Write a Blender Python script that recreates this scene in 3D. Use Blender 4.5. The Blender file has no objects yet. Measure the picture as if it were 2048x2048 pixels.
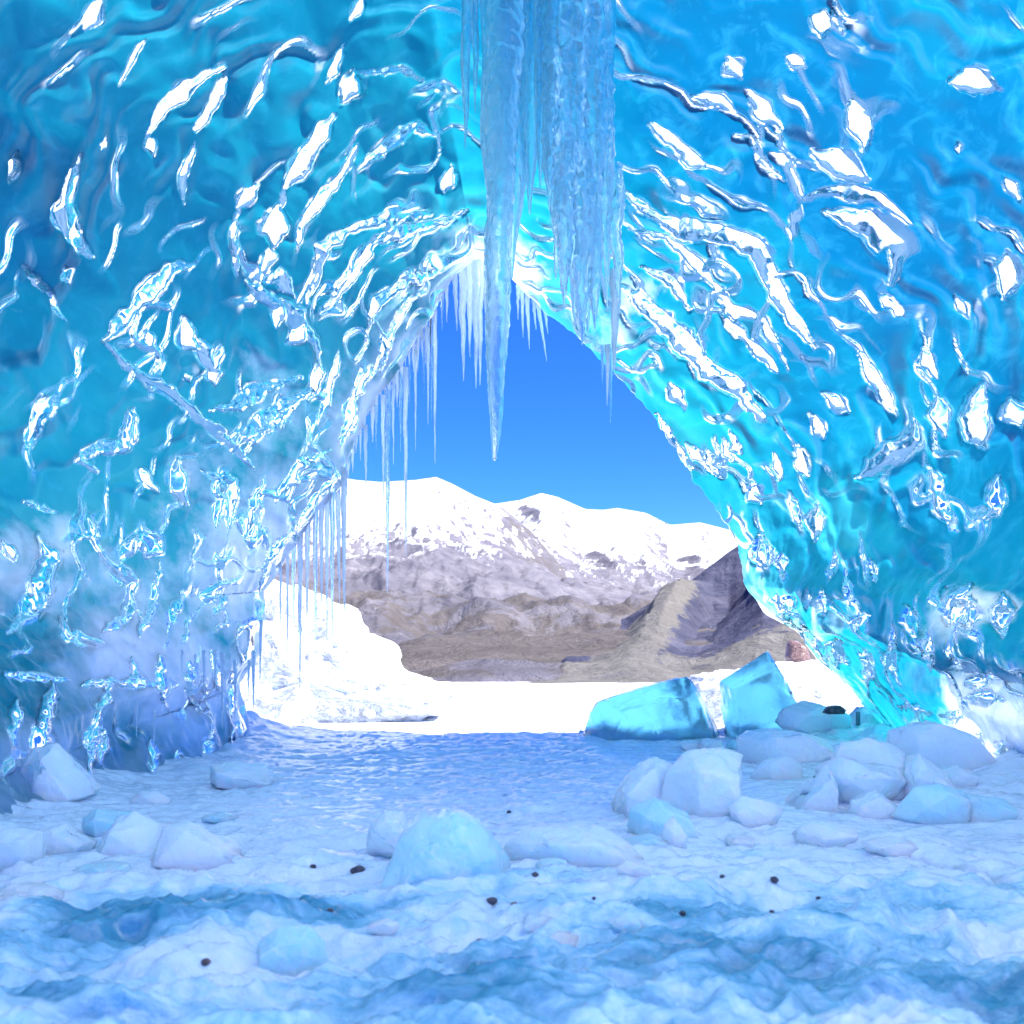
import bpy, math, random
import numpy as np

# ------------------------------------------------------------------ scene basics
S = bpy.context.scene
COL = S.collection
random.seed(7)

T = 0.577            # tangent of half the field of view
HOR = 1340.0         # picture row of the eye-level horizon (2048 scale)
CAMZ = 1.5

cam_d = bpy.data.cameras.new("camera")
cam = bpy.data.objects.new("camera", cam_d)
COL.objects.link(cam)
cam.location = (0, 0, CAMZ)
cam.rotation_euler = (math.radians(90), 0, 0)
cam_d.sensor_width = 36
cam_d.lens = 18 / T
cam_d.shift_y = (HOR - 1024) / 2048
cam_d.clip_start = 0.05
cam_d.clip_end = 20000
cam_d.dof.use_dof = True
cam_d.dof.focus_distance = 16
cam_d.dof.aperture_fstop = 2.0
S.camera = cam

# sun: from the right and a little behind the viewer
SUN = np.array([0.47, -0.24, 0.85]); SUN /= np.linalg.norm(SUN)
elev = math.asin(SUN[2]); azim = math.atan2(SUN[0], SUN[1])     # azimuth clockwise from +Y

world = bpy.data.worlds.new("World")
S.world = world
world.use_nodes = True
wn = world.node_tree
for n in list(wn.nodes): wn.nodes.remove(n)
wo = wn.nodes.new("ShaderNodeOutputWorld")
bg = wn.nodes.new("ShaderNodeBackground")
sky = wn.nodes.new("ShaderNodeTexSky")
sky.sky_type = 'NISHITA'
sky.sun_disc = False
sky.sun_elevation = elev
sky.sun_rotation = azim
sky.altitude = 6000
sky.air_density = 1.0
sky.dust_density = 0.0
sky.ozone_density = 5.0
hs = wn.nodes.new("ShaderNodeHueSaturation")
hs.inputs['Saturation'].default_value = 1.26
hs.inputs['Hue'].default_value = 0.519
wn.links.new(sky.outputs[0], hs.inputs['Color'])
wn.links.new(hs.outputs[0], bg.inputs['Color'])
bg.inputs['Strength'].default_value = 0.066
wn.links.new(bg.outputs[0], wo.inputs['Surface'])

sd = bpy.data.lights.new("sun", 'SUN')
sun = bpy.data.objects.new("sun", sd)
COL.objects.link(sun)
sd.energy = 2.35
sd.angle = math.radians(0.5)
sd.color = (1.0, 0.96, 0.90)
sun.rotation_euler = (math.radians(90) - elev, 0, -azim + math.radians(180))
import mathutils
sun.rotation_euler = mathutils.Vector(tuple(SUN)).to_track_quat('Z', 'Y').to_euler()

S.view_settings.view_transform = 'Standard'
S.view_settings.look = 'None'
S.view_settings.exposure = 2.98
S.view_settings.gamma = 1
S.render.engine = 'CYCLES'
S.cycles.use_denoising = True
S.cycles.max_bounces = 10
S.cycles.diffuse_bounces = 5
S.cycles.glossy_bounces = 5
S.cycles.transmission_bounces = 8
S.cycles.caustics_reflective = False
S.cycles.caustics_refractive = False
S.cycles.sample_clamp_indirect = 6

# ------------------------------------------------------------------ maths helpers
_rng = np.random.RandomState(11)
_perm = _rng.permutation(256); _perm = np.concatenate([_perm, _perm, _perm])
_g = _rng.normal(size=(256, 3)); _g /= np.linalg.norm(_g, axis=1, keepdims=True)

def noise(p):
    p = np.asarray(p, float)
    i = np.floor(p).astype(np.int64); f = p - i
    u = f * f * f * (f * (f * 6 - 15) + 10)
    i &= 255
    out = 0
    for dx in (0, 1):
        wx = u[..., 0] if dx else 1 - u[..., 0]
        for dy in (0, 1):
            wy = u[..., 1] if dy else 1 - u[..., 1]
            for dz in (0, 1):
                wz = u[..., 2] if dz else 1 - u[..., 2]
                h = _perm[_perm[_perm[(i[..., 0] + dx) & 255] + ((i[..., 1] + dy) & 255)] + ((i[..., 2] + dz) & 255)]
                g = _g[h]
                d = g[..., 0] * (f[..., 0] - dx) + g[..., 1] * (f[..., 1] - dy) + g[..., 2] * (f[..., 2] - dz)
                out = out + wx * wy * wz * d
    return out * 1.6

def fbm(p, o=4, lac=2.1, gain=0.5, ridged=False):
    p = np.asarray(p, float); a = 1.0; s = 0; tot = 0
    for k in range(o):
        n = noise(p + 17.3 * k)
        if ridged: n = 1 - 2 * np.abs(n)
        s = s + a * n; tot += a
        p = p * lac; a *= gain
    return s / tot

def sstep(a, b, x):
    t = np.clip((x - a) / (b - a), 0, 1)
    return t * t * (3 - 2 * t)

def W(px, py, d):
    """a picture position at a depth -> a point in the place"""
    return np.stack(np.broadcast_arrays((np.asarray(px, float) - 1024) / 1024 * T * d,
                    np.asarray(d, float) + 0 * np.asarray(px, float),
                    CAMZ + (HOR - np.asarray(py, float)) / 1024 * T * d), -1)

def mesh_grid(name, P, mat, attrs=None, closed_u=False, smooth=True, parent=None, extra_faces=None):
    """P: (nu, nv, 3) array of points -> ONE mesh object"""
    nu, nv = P.shape[:2]
    idx = np.arange(nu * nv).reshape(nu, nv)
    a = idx if closed_u else idx[:-1]
    b = np.roll(idx, -1, axis=0) if closed_u else idx[1:]
    F = np.stack([a[:, :-1], b[:, :-1], b[:, 1:], a[:, 1:]], -1).reshape(-1, 4)
    return mesh_raw(name, P.reshape(-1, 3), F, mat, attrs, smooth, parent)

def mesh_raw(name, V, F, mat, attrs=None, smooth=True, parent=None):
    F = np.asarray(F)
    m = bpy.data.meshes.new(name)
    m.vertices.add(len(V)); m.vertices.foreach_set('co', np.asarray(V, np.float32).ravel())
    k = F.shape[1]
    m.loops.add(F.size); m.loops.foreach_set('vertex_index', F.astype(np.int32).ravel())
    m.polygons.add(len(F)); m.polygons.foreach_set('loop_start', np.arange(0, F.size, k, dtype=np.int32))
    m.update(calc_edges=True)
    if smooth: m.polygons.foreach_set('use_smooth', np.ones(len(F), bool))
    for n, v in (attrs or {}).items():
        at = m.attributes.new(n, 'FLOAT', 'POINT')
        at.data.foreach_set('value', np.asarray(v, np.float32).ravel())
    m.validate()
    m.materials.append(mat)
    o = bpy.data.objects.new(name, m)
    COL.objects.link(o)
    if parent: o.parent = parent
    return o

def tag(o, label=None, cat=None, group=None, kind=None):
    if label: o["label"] = label
    if cat: o["category"] = cat
    if group: o["group"] = group
    if kind: o["kind"] = kind
    return o

# ------------------------------------------------------------------ materials
class NT:
    def __init__(s, name):
        s.m = bpy.data.materials.new(name); s.m.use_nodes = True
        s.t = s.m.node_tree
        for n in list(s.t.nodes): s.t.nodes.remove(n)
        s.out = s.n("ShaderNodeOutputMaterial")
        s.geo = None
    def n(s, kind, **kw):
        x = s.t.nodes.new(kind)
        for k, v in kw.items(): setattr(x, k, v)
        return x
    def l(s, a, b): s.t.links.new(a, b)
    def set(s, sock, v):
        if hasattr(v, 'is_output'): s.l(v, sock)
        elif isinstance(v, tuple) and len(v) == 3: sock.default_value = (*v, 1)
        else: sock.default_value = v
    def attr(s, name): return s.n("ShaderNodeAttribute", attribute_name=name).outputs['Fac']
    def coord(s, scale=(1, 1, 1)):
        c = s.n("ShaderNodeTexCoord"); mp = s.n("ShaderNodeMapping")
        mp.inputs['Scale'].default_value = scale
        s.l(c.outputs['Object'], mp.inputs['Vector']); return mp.outputs[0]
    def noise(s, scale, detail=4, rough=.55, vec=None, dist=0.0):
        x = s.n("ShaderNodeTexNoise")
        x.inputs['Scale'].default_value = scale; x.inputs['Detail'].default_value = detail
        x.inputs['Roughness'].default_value = rough; x.inputs['Distortion'].default_value = dist
        s.l(vec or s.coord(), x.inputs['Vector']); return x.outputs['Fac']
    def ramp(s, fac, stops):
        r = s.n("ShaderNodeValToRGB"); e = r.color_ramp.elements
        while len(e) < len(stops): e.new(0.5)
        for k, (p, c) in enumerate(stops):
            e[k].position = p; e[k].color = (*c, 1) if len(c) == 3 else c
        s.l(fac, r.inputs[0]); return r.outputs[0]
    def mixc(s, fac, a, b, mode='MIX'):
        x = s.n("ShaderNodeMix", data_type='RGBA', blend_type=mode)
        s.set(x.inputs[0], fac); s.set(x.inputs[6], a); s.set(x.inputs[7], b); return x.outputs[2]
    def math(s, op, a, b=0.0, clamp=False):
        x = s.n("ShaderNodeMath", operation=op, use_clamp=clamp)
        s.set(x.inputs[0], a); s.set(x.inputs[1], b); return x.outputs[0]
    def mix(s, fac, a, b):
        x = s.n("ShaderNodeMixShader"); s.set(x.inputs[0], fac); s.l(a, x.inputs[1]); s.l(b, x.inputs[2]); return x.outputs[0]
    def bump(s, h, strength=.3, dist=.05, nrm=None):
        b = s.n("ShaderNodeBump"); b.inputs['Strength'].default_value = strength; b.inputs['Distance'].default_value = dist
        s.l(h, b.inputs['Height'])
        if nrm: s.l(nrm, b.inputs['Normal'])
        return b.outputs[0]
    def bsdf(s, kind, color, nrm=None, rough=None):
        x = s.n(kind); s.set(x.inputs['Color'], color)
        if nrm: s.l(nrm, x.inputs['Normal'])
        if rough is not None: s.set(x.inputs['Roughness'], rough)
        return x.outputs[0]
    def fresnel(s, ior, nrm=None):
        x = s.n("ShaderNodeFresnel"); x.inputs['IOR'].default_value = ior
        if nrm: s.l(nrm, x.inputs['Normal'])
        return x.outputs[0]
    def done(s, sh): s.l(sh, s.out.inputs['Surface']); return s.m

def mat_cave():
    m = NT("glacier_ice")
    big = m.noise(0.35, 3, .5)
    fine = m.noise(5.0, 6, .65, dist=.6)
    th = m.attr("thick")
    f = m.math('ADD', th, m.math('MULTIPLY', m.math('SUBTRACT', big, .5), .9), True)
    col = m.ramp(f, [(0.0, (.05, .39, .41)), (.3, (.008, .29, .355)), (.65, (.002, .195, .285)), (1.0, (.0, .10, .22))])
    wisp = m.ramp(m.noise(2.2, 8, .7, dist=1.2), [(.50, (0, 0, 0)), (.75, (1, 1, 1))])
    col = m.mixc(m.math('MULTIPLY', wisp, .22), col, (.06, .52, .70))
    bh = m.math('ADD', m.noise(1.6, 3, .5), m.math('MULTIPLY', fine, .12))
    nb = m.bump(bh, .16, .10)
    nb2 = m.bump(m.noise(7, 3, .5), .055, .03, m.bump(m.noise(1.6, 3, .5), .06, .10))
    tr = m.bsdf("ShaderNodeBsdfTranslucent", col, nb)
    df = m.bsdf("ShaderNodeBsdfDiffuse", col, nb)
    body = m.mix(.35, tr, df)
    fr = m.math('ADD', m.attr("frost"), m.math('MULTIPLY', m.math('SUBTRACT', m.noise(1.8, 7, .65), .5), .8))
    fr = m.ramp(fr, [(.30, (0, 0, 0)), (.85, (1, 1, 1))])
    fdf = m.bsdf("ShaderNodeBsdfDiffuse", (.82, .90, .96), nb)
    ftr = m.bsdf("ShaderNodeBsdfTranslucent", (.86, .92, .97), nb)
    body = m.mix(m.math('MULTIPLY', fr, .85), body, m.mix(.68, fdf, ftr))
    gl = m.bsdf("ShaderNodeBsdfGlossy", (1, 1, 1), nb2, m.math("SUBTRACT", .38, m.math("MULTIPLY", m.attr("glaze"), .325)))
    return m.done(m.mix(m.math('MAXIMUM', m.fresnel(1.36, nb2), m.math('MULTIPLY', m.attr('glaze'), .96)), body, gl))

def mat_block(name, a, b, clear=.5, frost=.35, pass_=.3, thru=(.7, .88, .97)):
    """solid block ice: light soaks through it"""
    m = NT(name)
    f = m.noise(1.1, 4, .55)
    col = m.mixc(f, a, b)
    nb = m.bump(m.math('ADD', m.noise(3.0, 5, .6, dist=.8), m.math('MULTIPLY', m.noise(14, 4, .6), .3)), .45, .06)
    tr = m.bsdf("ShaderNodeBsdfTranslucent", col, nb)
    df = m.bsdf("ShaderNodeBsdfDiffuse", col, nb)
    body = m.mix(1 - clear, tr, df)
    rf = m.n('ShaderNodeBsdfRefraction'); m.set(rf.inputs['Color'], thru); rf.inputs['Roughness'].default_value = .5; rf.inputs['IOR'].default_value = 1.15
    m.l(nb, rf.inputs['Normal'])
    body = m.mix(pass_, body, rf.outputs[0])
    fr = m.ramp(m.noise(2.4, 7, .7, dist=.7), [(.5, (0, 0, 0)), (.72, (1, 1, 1))])
    body = m.mix(m.math('MULTIPLY', fr, frost), body, m.bsdf("ShaderNodeBsdfDiffuse", (.78, .85, .95), nb))
    gl = m.bsdf("ShaderNodeBsdfGlossy", (1, 1, 1), nb, .14)
    return m.done(m.mix(m.fresnel(1.45, nb), body, gl))

def mat_clear(name, tint, white, rough=.08):
    m = NT(name)
    nb = m.bump(m.math('ADD', m.noise(9.0, 5, .6, dist=.8, vec=m.coord((1, 1, .35))), m.math('MULTIPLY', m.noise(26, 3, .6), .3)), .55, .04)
    gls = m.n("ShaderNodeBsdfGlass"); m.set(gls.inputs['Color'], tint)
    gls.inputs['Roughness'].default_value = rough; gls.inputs['IOR'].default_value = 1.31
    m.l(nb, gls.inputs['Normal'])
    tr = m.bsdf("ShaderNodeBsdfTranslucent", (.82, .92, 1.0), nb)
    df = m.bsdf("ShaderNodeBsdfDiffuse", (.86, .92, .98), nb)
    body = m.mix(.25, tr, df)
    streak = m.ramp(m.noise(6, 6, .65, vec=m.coord((1, 1, .18))), [(.35, (0, 0, 0)), (.7, (1, 1, 1))])
    fac = m.math('ADD', m.math('MULTIPLY', streak, white), white * .4, True)
    return m.done(m.mix(fac, gls.outputs[0], body))

def mat_floor():
    m = NT("ice_floor")
    lo = m.noise(.55, 6, .62, dist=.8, vec=m.coord((.7, 1.5, 1)))
    hi = m.noise(3.2, 9, .70, dist=1.1, vec=m.coord((.7, 1.5, 1)))
    clear = m.math('ADD', m.attr("bare"), m.math('MULTIPLY', m.math('SUBTRACT', lo, .5), 1.3))
    clear = m.math('ADD', clear, m.math('MULTIPLY', m.math('SUBTRACT', hi, .5), 1.1))
    col = m.ramp(clear, [(.22, (.92, .95, .97)), (.48, (.84, .93, .96)), (.64, (.56, .81, .89)), (.82, (.24, .55, .67)), (1.0, (.07, .32, .43))])
    nb = m.bump(m.math('ADD', m.noise(2.5, 8, .66, dist=.9), m.math('MULTIPLY', m.noise(16, 6, .65), .35)), .6, .12)
    df = m.bsdf("ShaderNodeBsdfDiffuse", col, nb)
    ng = m.bump(m.noise(3.4, 8, .66, dist=.8), .34, .10)
    gl = m.bsdf("ShaderNodeBsdfGlossy", (1, 1, 1), ng, .17)
    return m.done(m.mix(m.math('MULTIPLY', m.fresnel(1.8, ng), .85), df, gl))

def mat_snow(name, streak=True):
    m = NT(name)
    vec = m.coord((.35, 1.2, 1)) if streak else m.coord()
    f = m.noise(.35 if streak else 1.2, 7, .65, vec=vec)
    col = m.ramp(f, [(.3, (.30, .33, .38)), (.45, (.66, .69, .73)), (.65, (.80, .82, .85))])
    v1 = m.noise(.9 if not streak else .5, 9, .72, vec=m.coord((1, .6, 2.2)) if not streak else m.coord((.12, .9, 1)), dist=1.6)
    vein = m.math('ABSOLUTE', m.math('SUBTRACT', v1, .5))
    vein = m.ramp(vein, [(.0, (1, 1, 1)), (.034, (0, 0, 0))])
    col = m.mixc(m.math('MULTIPLY', vein, .75), col, (.13, .135, .16))
    nb = m.bump(m.noise(1.3, 8, .66, vec=vec, dist=.6), .9, .25)
    return m.done(m.bsdf("ShaderNodeBsdfDiffuse", col, nb))

def mat_mountain(name, rock_a, rock_b, rock_c, scale, scree_and_sunlit=(.15, .136, .136)):
    m = NT(name)
    c = m.coord((1, 1, 1))
    rock = m.ramp(m.noise(scale * .8, 9, .68, vec=m.coord((1, 1, 3.0)), dist=.8), [(.3, rock_a), (.5, rock_b), (.68, rock_c)])
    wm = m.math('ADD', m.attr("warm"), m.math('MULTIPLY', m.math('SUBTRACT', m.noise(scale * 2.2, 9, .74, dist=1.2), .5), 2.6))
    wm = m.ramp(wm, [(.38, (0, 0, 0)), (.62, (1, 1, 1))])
    rock = m.mixc(wm, rock, m.mixc(m.noise(scale * 9, 8, .75), scree_and_sunlit, tuple(c * .38 for c in scree_and_sunlit)))
    sn = m.math('ADD', m.attr("snow"), m.math('MULTIPLY', m.math('SUBTRACT', m.noise(scale * 2.5, 9, .7, vec=m.coord((1.6, .6, .6)), dist=.9), .5), 1.1))
    sn = m.ramp(sn, [(.44, (0, 0, 0)), (.56, (1, 1, 1))])
    nb = m.bump(m.noise(scale * 3, 9, .70, vec=c, dist=.5), .95, 1.4 / scale * .1)
    col = m.mixc(sn, rock, m.mixc(m.noise(scale * 4, 8, .7, vec=m.coord((1.6, .6, .6))), (.10, .11, .15), (.62, .64, .68)))
    return m.done(m.bsdf("ShaderNodeBsdfDiffuse", col, nb))

def mat_stone(name, a, b):
    m = NT(name)
    col = m.ramp(m.noise(18, 6, .6), [(.35, a), (.65, b)])
    nb = m.bump(m.noise(30, 5, .6), .5, .01)
    df = m.bsdf("ShaderNodeBsdfDiffuse", col, nb)
    return m.done(m.mix(m.math('MULTIPLY', m.fresnel(1.4, nb), .6), df, m.bsdf("ShaderNodeBsdfGlossy", (1, 1, 1), nb, .35)))

M_CAVE = mat_cave()
M_FLOOR = mat_floor()
M_SNOW = mat_snow("packed_snow", False)
M_LAKE = mat_snow("snow_on_ice", True)
def mat_soak(name, col_a, col_b, radius, frost, rough=.22):
    m = NT(name)
    col = m.mixc(m.noise(1.6, 5, .6), col_a, col_b)
    fr = m.ramp(m.noise(2.6, 8, .72, dist=.9), [(.50, (0, 0, 0)), (.66, (1, 1, 1))])
    col = m.mixc(m.math('MULTIPLY', fr, frost), col, (.92, .95, .97))
    nb = m.bump(m.math('ADD', m.noise(4.0, 6, .62, dist=.9), m.math('MULTIPLY', m.noise(17, 5, .6), .35)), .55, .06)
    p = m.n('ShaderNodeBsdfPrincipled')
    m.l(col, p.inputs['Base Color']); m.l(nb, p.inputs['Normal'])
    p.inputs['Subsurface Weight'].default_value = .85
    p.inputs['Subsurface Radius'].default_value = radius
    p.inputs['Subsurface Scale'].default_value = .45
    p.inputs['Roughness'].default_value = rough; p.inputs['IOR'].default_value = 1.5
    return m.done(p.outputs[0])
M_BLUE = mat_block("blue_block_ice", (.20, .70, .92), (.34, .80, .95), .7, .16, .74, (.40, .80, .97))
M_PALE = mat_soak("pale_block_ice", (.80, .90, .96), (.90, .95, .98), (.3, .6, .9), .6)
M_TEAL = mat_soak("teal_block_ice", (.50, .80, .88), (.68, .89, .94), (.2, .6, .8), .35)
M_ICICLE = mat_clear("clear_icicle_ice", (.84, .95, 1.0), .10, .01)
M_WHITE = mat_clear("white_icicle_ice", (.9, .96, 1.0), .95)
M_STONE = mat_stone("dark_stone", (.035, .035, .05), (.13, .11, .12))
M_STONE2 = mat_stone("brown_stone", (.10, .06, .06), (.22, .15, .14))

# ------------------------------------------------------------------ the setting: ground and lake
def ground():
    n = 160
    u = np.linspace(-1, 1, n)
    x = np.sign(u) * (np.abs(u) ** 3) * 6000
    y = 200 + np.sign(u) * (np.abs(u) ** 3) * 6000
    X, Y = np.meshgrid(x, y, indexing='ij')
    Z = np.full_like(X, -.55)
    o = mesh_grid("ground", np.stack([X, Y, Z], -1), M_SNOW)
    tag(o, kind="structure")
    nx, ny = 220, 220
    x = np.linspace(-90, 90, nx); y = 19 + 110 * np.linspace(0, 1, ny) ** 2.0
    X, Y = np.meshgrid(x, y, indexing='ij')
    Z = .05 * fbm(np.stack([X * .12, Y * .5, 0 * X], -1), 4)
    o = mesh_grid("frozen_lake", np.stack([X, Y, Z], -1), M_LAKE)
    tag(o, kind="structure")
ground()

# ------------------------------------------------------------------ mountains
def mountain(name, sil, D, y0, power, mat, a0, a1, gx, amp, snow_lo, snow_hi, slant=0.0, warmf=None, nu=420, nv=260):
    """a polar sheet of terrain: foot at distance y0, crest at distance D with the traced crest heights"""
    px = np.linspace(a0, a1, nu)
    sx = np.array([p[0] for p in sil], float); sy = np.array([p[1] for p in sil], float)
    crest = np.interp(px, sx, sy)
    t = np.concatenate([np.linspace(0, 1, nv) ** 1.25, 1 + np.linspace(.02, .5, 24)])
    PX, TT = np.meshgrid(px, t, indexing='ij')
    H = (HOR - crest)[:, None] / 1024 * T * D + CAMZ
    Yd = y0 + (D - y0) * TT
    X = (PX - 1024) / 1024 * T * Yd
    prof = np.where(TT <= 1, np.clip(TT, 0, 1) ** power, 1 - (TT - 1) * 1.6)
    q = np.stack([X / D * gx + slant * TT * 3, Yd / D * gx * .45, 0 * X], -1)
    r1 = fbm(q, 6, ridged=True); r2 = fbm(q * 3.3 + 5, 5, ridged=True)
    env = np.sin(np.pi * np.clip(TT, 0, 1) ** .8) ** .8
    env = np.maximum(env, .45 * sstep(.3, .5, TT) * sstep(1.0, .93, TT))
    Z = H * prof + H.mean() * amp * env * (r1 - .15 + .35 * (r2 - .2))
    Z = Z - 0.6 * (TT < .01)
    hz = Z / H.mean()
    gx_ = np.gradient(Z, axis=0) / (np.abs(np.gradient(X, axis=0)) + 1e-6)
    steep = sstep(np.percentile(np.abs(gx_), 45), np.percentile(np.abs(gx_), 96), np.abs(gx_))
    snow = -.95 * steep + sstep(snow_lo, snow_hi, hz + .22 * (r2 - .1) - .16 * (r1 - .2))
    warm = np.zeros_like(hz)
    if warmf is not None: warm = warmf(PX, TT, hz, r1)
    o = mesh_grid(name, np.stack([X, Yd, Z], -1), mat, {"snow": snow, "warm": warm})
    return tag(o, kind="structure")

M_MTN = mat_mountain("scree_and_snow", (.08, .078, .102), (.125, .12, .145), (.185, .176, .195), .02)
M_HILL = mat_mountain("rubble_hill", (.035, .038, .066), (.06, .063, .10), (.10, .10, .14), .06, (.19, .183, .176))  # dark tones stand in for shade on the flanks, pale tone for sunlight

silL = [(300, 900), (500, 930), (620, 945), (712, 960), (760, 964), (830, 960), (872, 954), (905, 968), (950, 992), (1000, 1012),
        (1060, 1060), (1130, 1140), (1220, 1215), (1330, 1275), (1500, 1320), (1700, 1336)]
silR = [(300, 1060), (800, 1045), (960, 1012), (1000, 1006), (1040, 1000), (1082, 986), (1115, 994), (1170, 1018), (1205, 1020), (1235, 1016), (1292, 1026),
        (1340, 1050), (1400, 1045), (1440, 1055), (1500, 1072), (1600, 1100), (1800, 1150), (2200, 1200)]
mountain("mountain", silR, 2600, 130, 2.4, M_MTN, 250, 2250, 9, .16, .16, .95, .5,
         lambda px, t, h, r: .8 * sstep(.0, .4, r) * sstep(.25, .1, h))
mountain("mountain", silL, 1500, 112, 2.1, M_MTN, 250, 1750, 9, .19, .25, 1.1, .35,
         lambda px, t, h, r: .5 * sstep(.0, .5, r) * sstep(.35, .1, h) + .5 * sstep(.5, .75, h) * sstep(930, 1060, px))

def hill():
    nu, nv = 300, 240
    px = np.linspace(900, 1900, nu); Y = np.linspace(100, 420, nv)
    PX, YY = np.meshgrid(px, Y, indexing='ij')
    X = (PX - 1024) / 1024 * T * YY
    def bump(cx, cy, d, h, wx, wy, rot=0, k=1.0):
        x0 = (cx - 1024) / 1024 * T * d
        dx, dy = X - x0, YY - d
        c, s = math.cos(rot), math.sin(rot)
        a, b = dx * c + dy * s, -dx * s + dy * c
        return h * np.clip(1 - np.sqrt((a / wx) ** 2 + (b / wy) ** 2), 0, 1) ** k
    # crest heights follow the photographed skyline at about 300 m
    sil = [(900, 1352), (1060, 1348), (1110, 1335), (1150, 1300), (1230, 1248), (1300, 1212), (1380, 1168), (1440, 1122), (1474, 1094), (1540, 1060), (1640, 1030), (1750, 1045), (1900, 1100)]
    crest = np.interp(px, [s[0] for s in sil], [s[1] for s in sil])
    H = np.maximum((HOR - crest)[:, None] / 1024 * T * 300 + CAMZ, 0)
    t = (YY - 105) / (300 - 105)
    prof = np.where(t <= 1, np.clip(t, 0, 1) ** 1.1, np.clip(1 - (t - 1) * 1.5, 0, 1))
    # spurs and gullies running down towards the lake
    pw = PX + 90 * (1 - np.clip(t, 0, 1)) + 14 * fbm(np.stack([X * .05, YY * .03, 0 * X], -1), 3)
    g = np.interp(pw, [1000, 1100, 1180, 1230, 1265, 1345, 1375, 1440, 1475, 1540, 1600, 1700], [.9, 1.0, 1.15, .62, .55, 1.25, 1.2, .55, .5, .75, 1.15, 1.2])
    k = sstep(1.0, .7, t)
    Z = H * prof * (1 + (g - 1) * k)
    q = np.stack([X * .045 + YY * .02, YY * .02, 0 * X], -1)
    r = fbm(q, 6, ridged=True)
    env = sstep(0, .12, t) * sstep(0, 6, H)
    Z = Z + (r - .1) * 3.4 * env * (1 - .6 * sstep(.9, 1, t))
    Z = np.maximum(Z, -.4 + 0 * Z)
    snow = .22 + .10 * r
    # sunlit spur painted pale, shaded flanks painted dark; real pale rubble along the foot
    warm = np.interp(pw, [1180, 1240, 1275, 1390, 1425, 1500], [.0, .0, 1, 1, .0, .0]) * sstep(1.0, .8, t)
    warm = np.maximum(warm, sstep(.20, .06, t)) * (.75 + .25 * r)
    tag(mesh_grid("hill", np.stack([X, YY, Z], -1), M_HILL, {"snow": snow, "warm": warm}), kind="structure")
hill()

# ------------------------------------------------------------------ the cave wall
K = 2048 / 1932.0
# outline of the mouth, clockwise from the lower left (2048 scale)
MOUTH = [(430, 1620), (470, 1520), (500, 1455), (478, 1365), (520, 1310), (532, 1240), (528, 1180), (552, 1150), (590, 1090), (640, 1020), (690, 965), (702, 900), (735, 830), (800, 735), (862, 640), (905, 560), (950, 515), (1000, 530), (1045, 580),
         (1090, 625), (1150, 672), (1215, 735), (1280, 800), (1335, 880), (1385, 960), (1440, 1030), (1476, 1090), (1490, 1170), (1530, 1225), (1592, 1258), (1634, 1316),
         (1700, 1380), (1776, 1465), (1830, 1540), (1870, 1640)]
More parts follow.
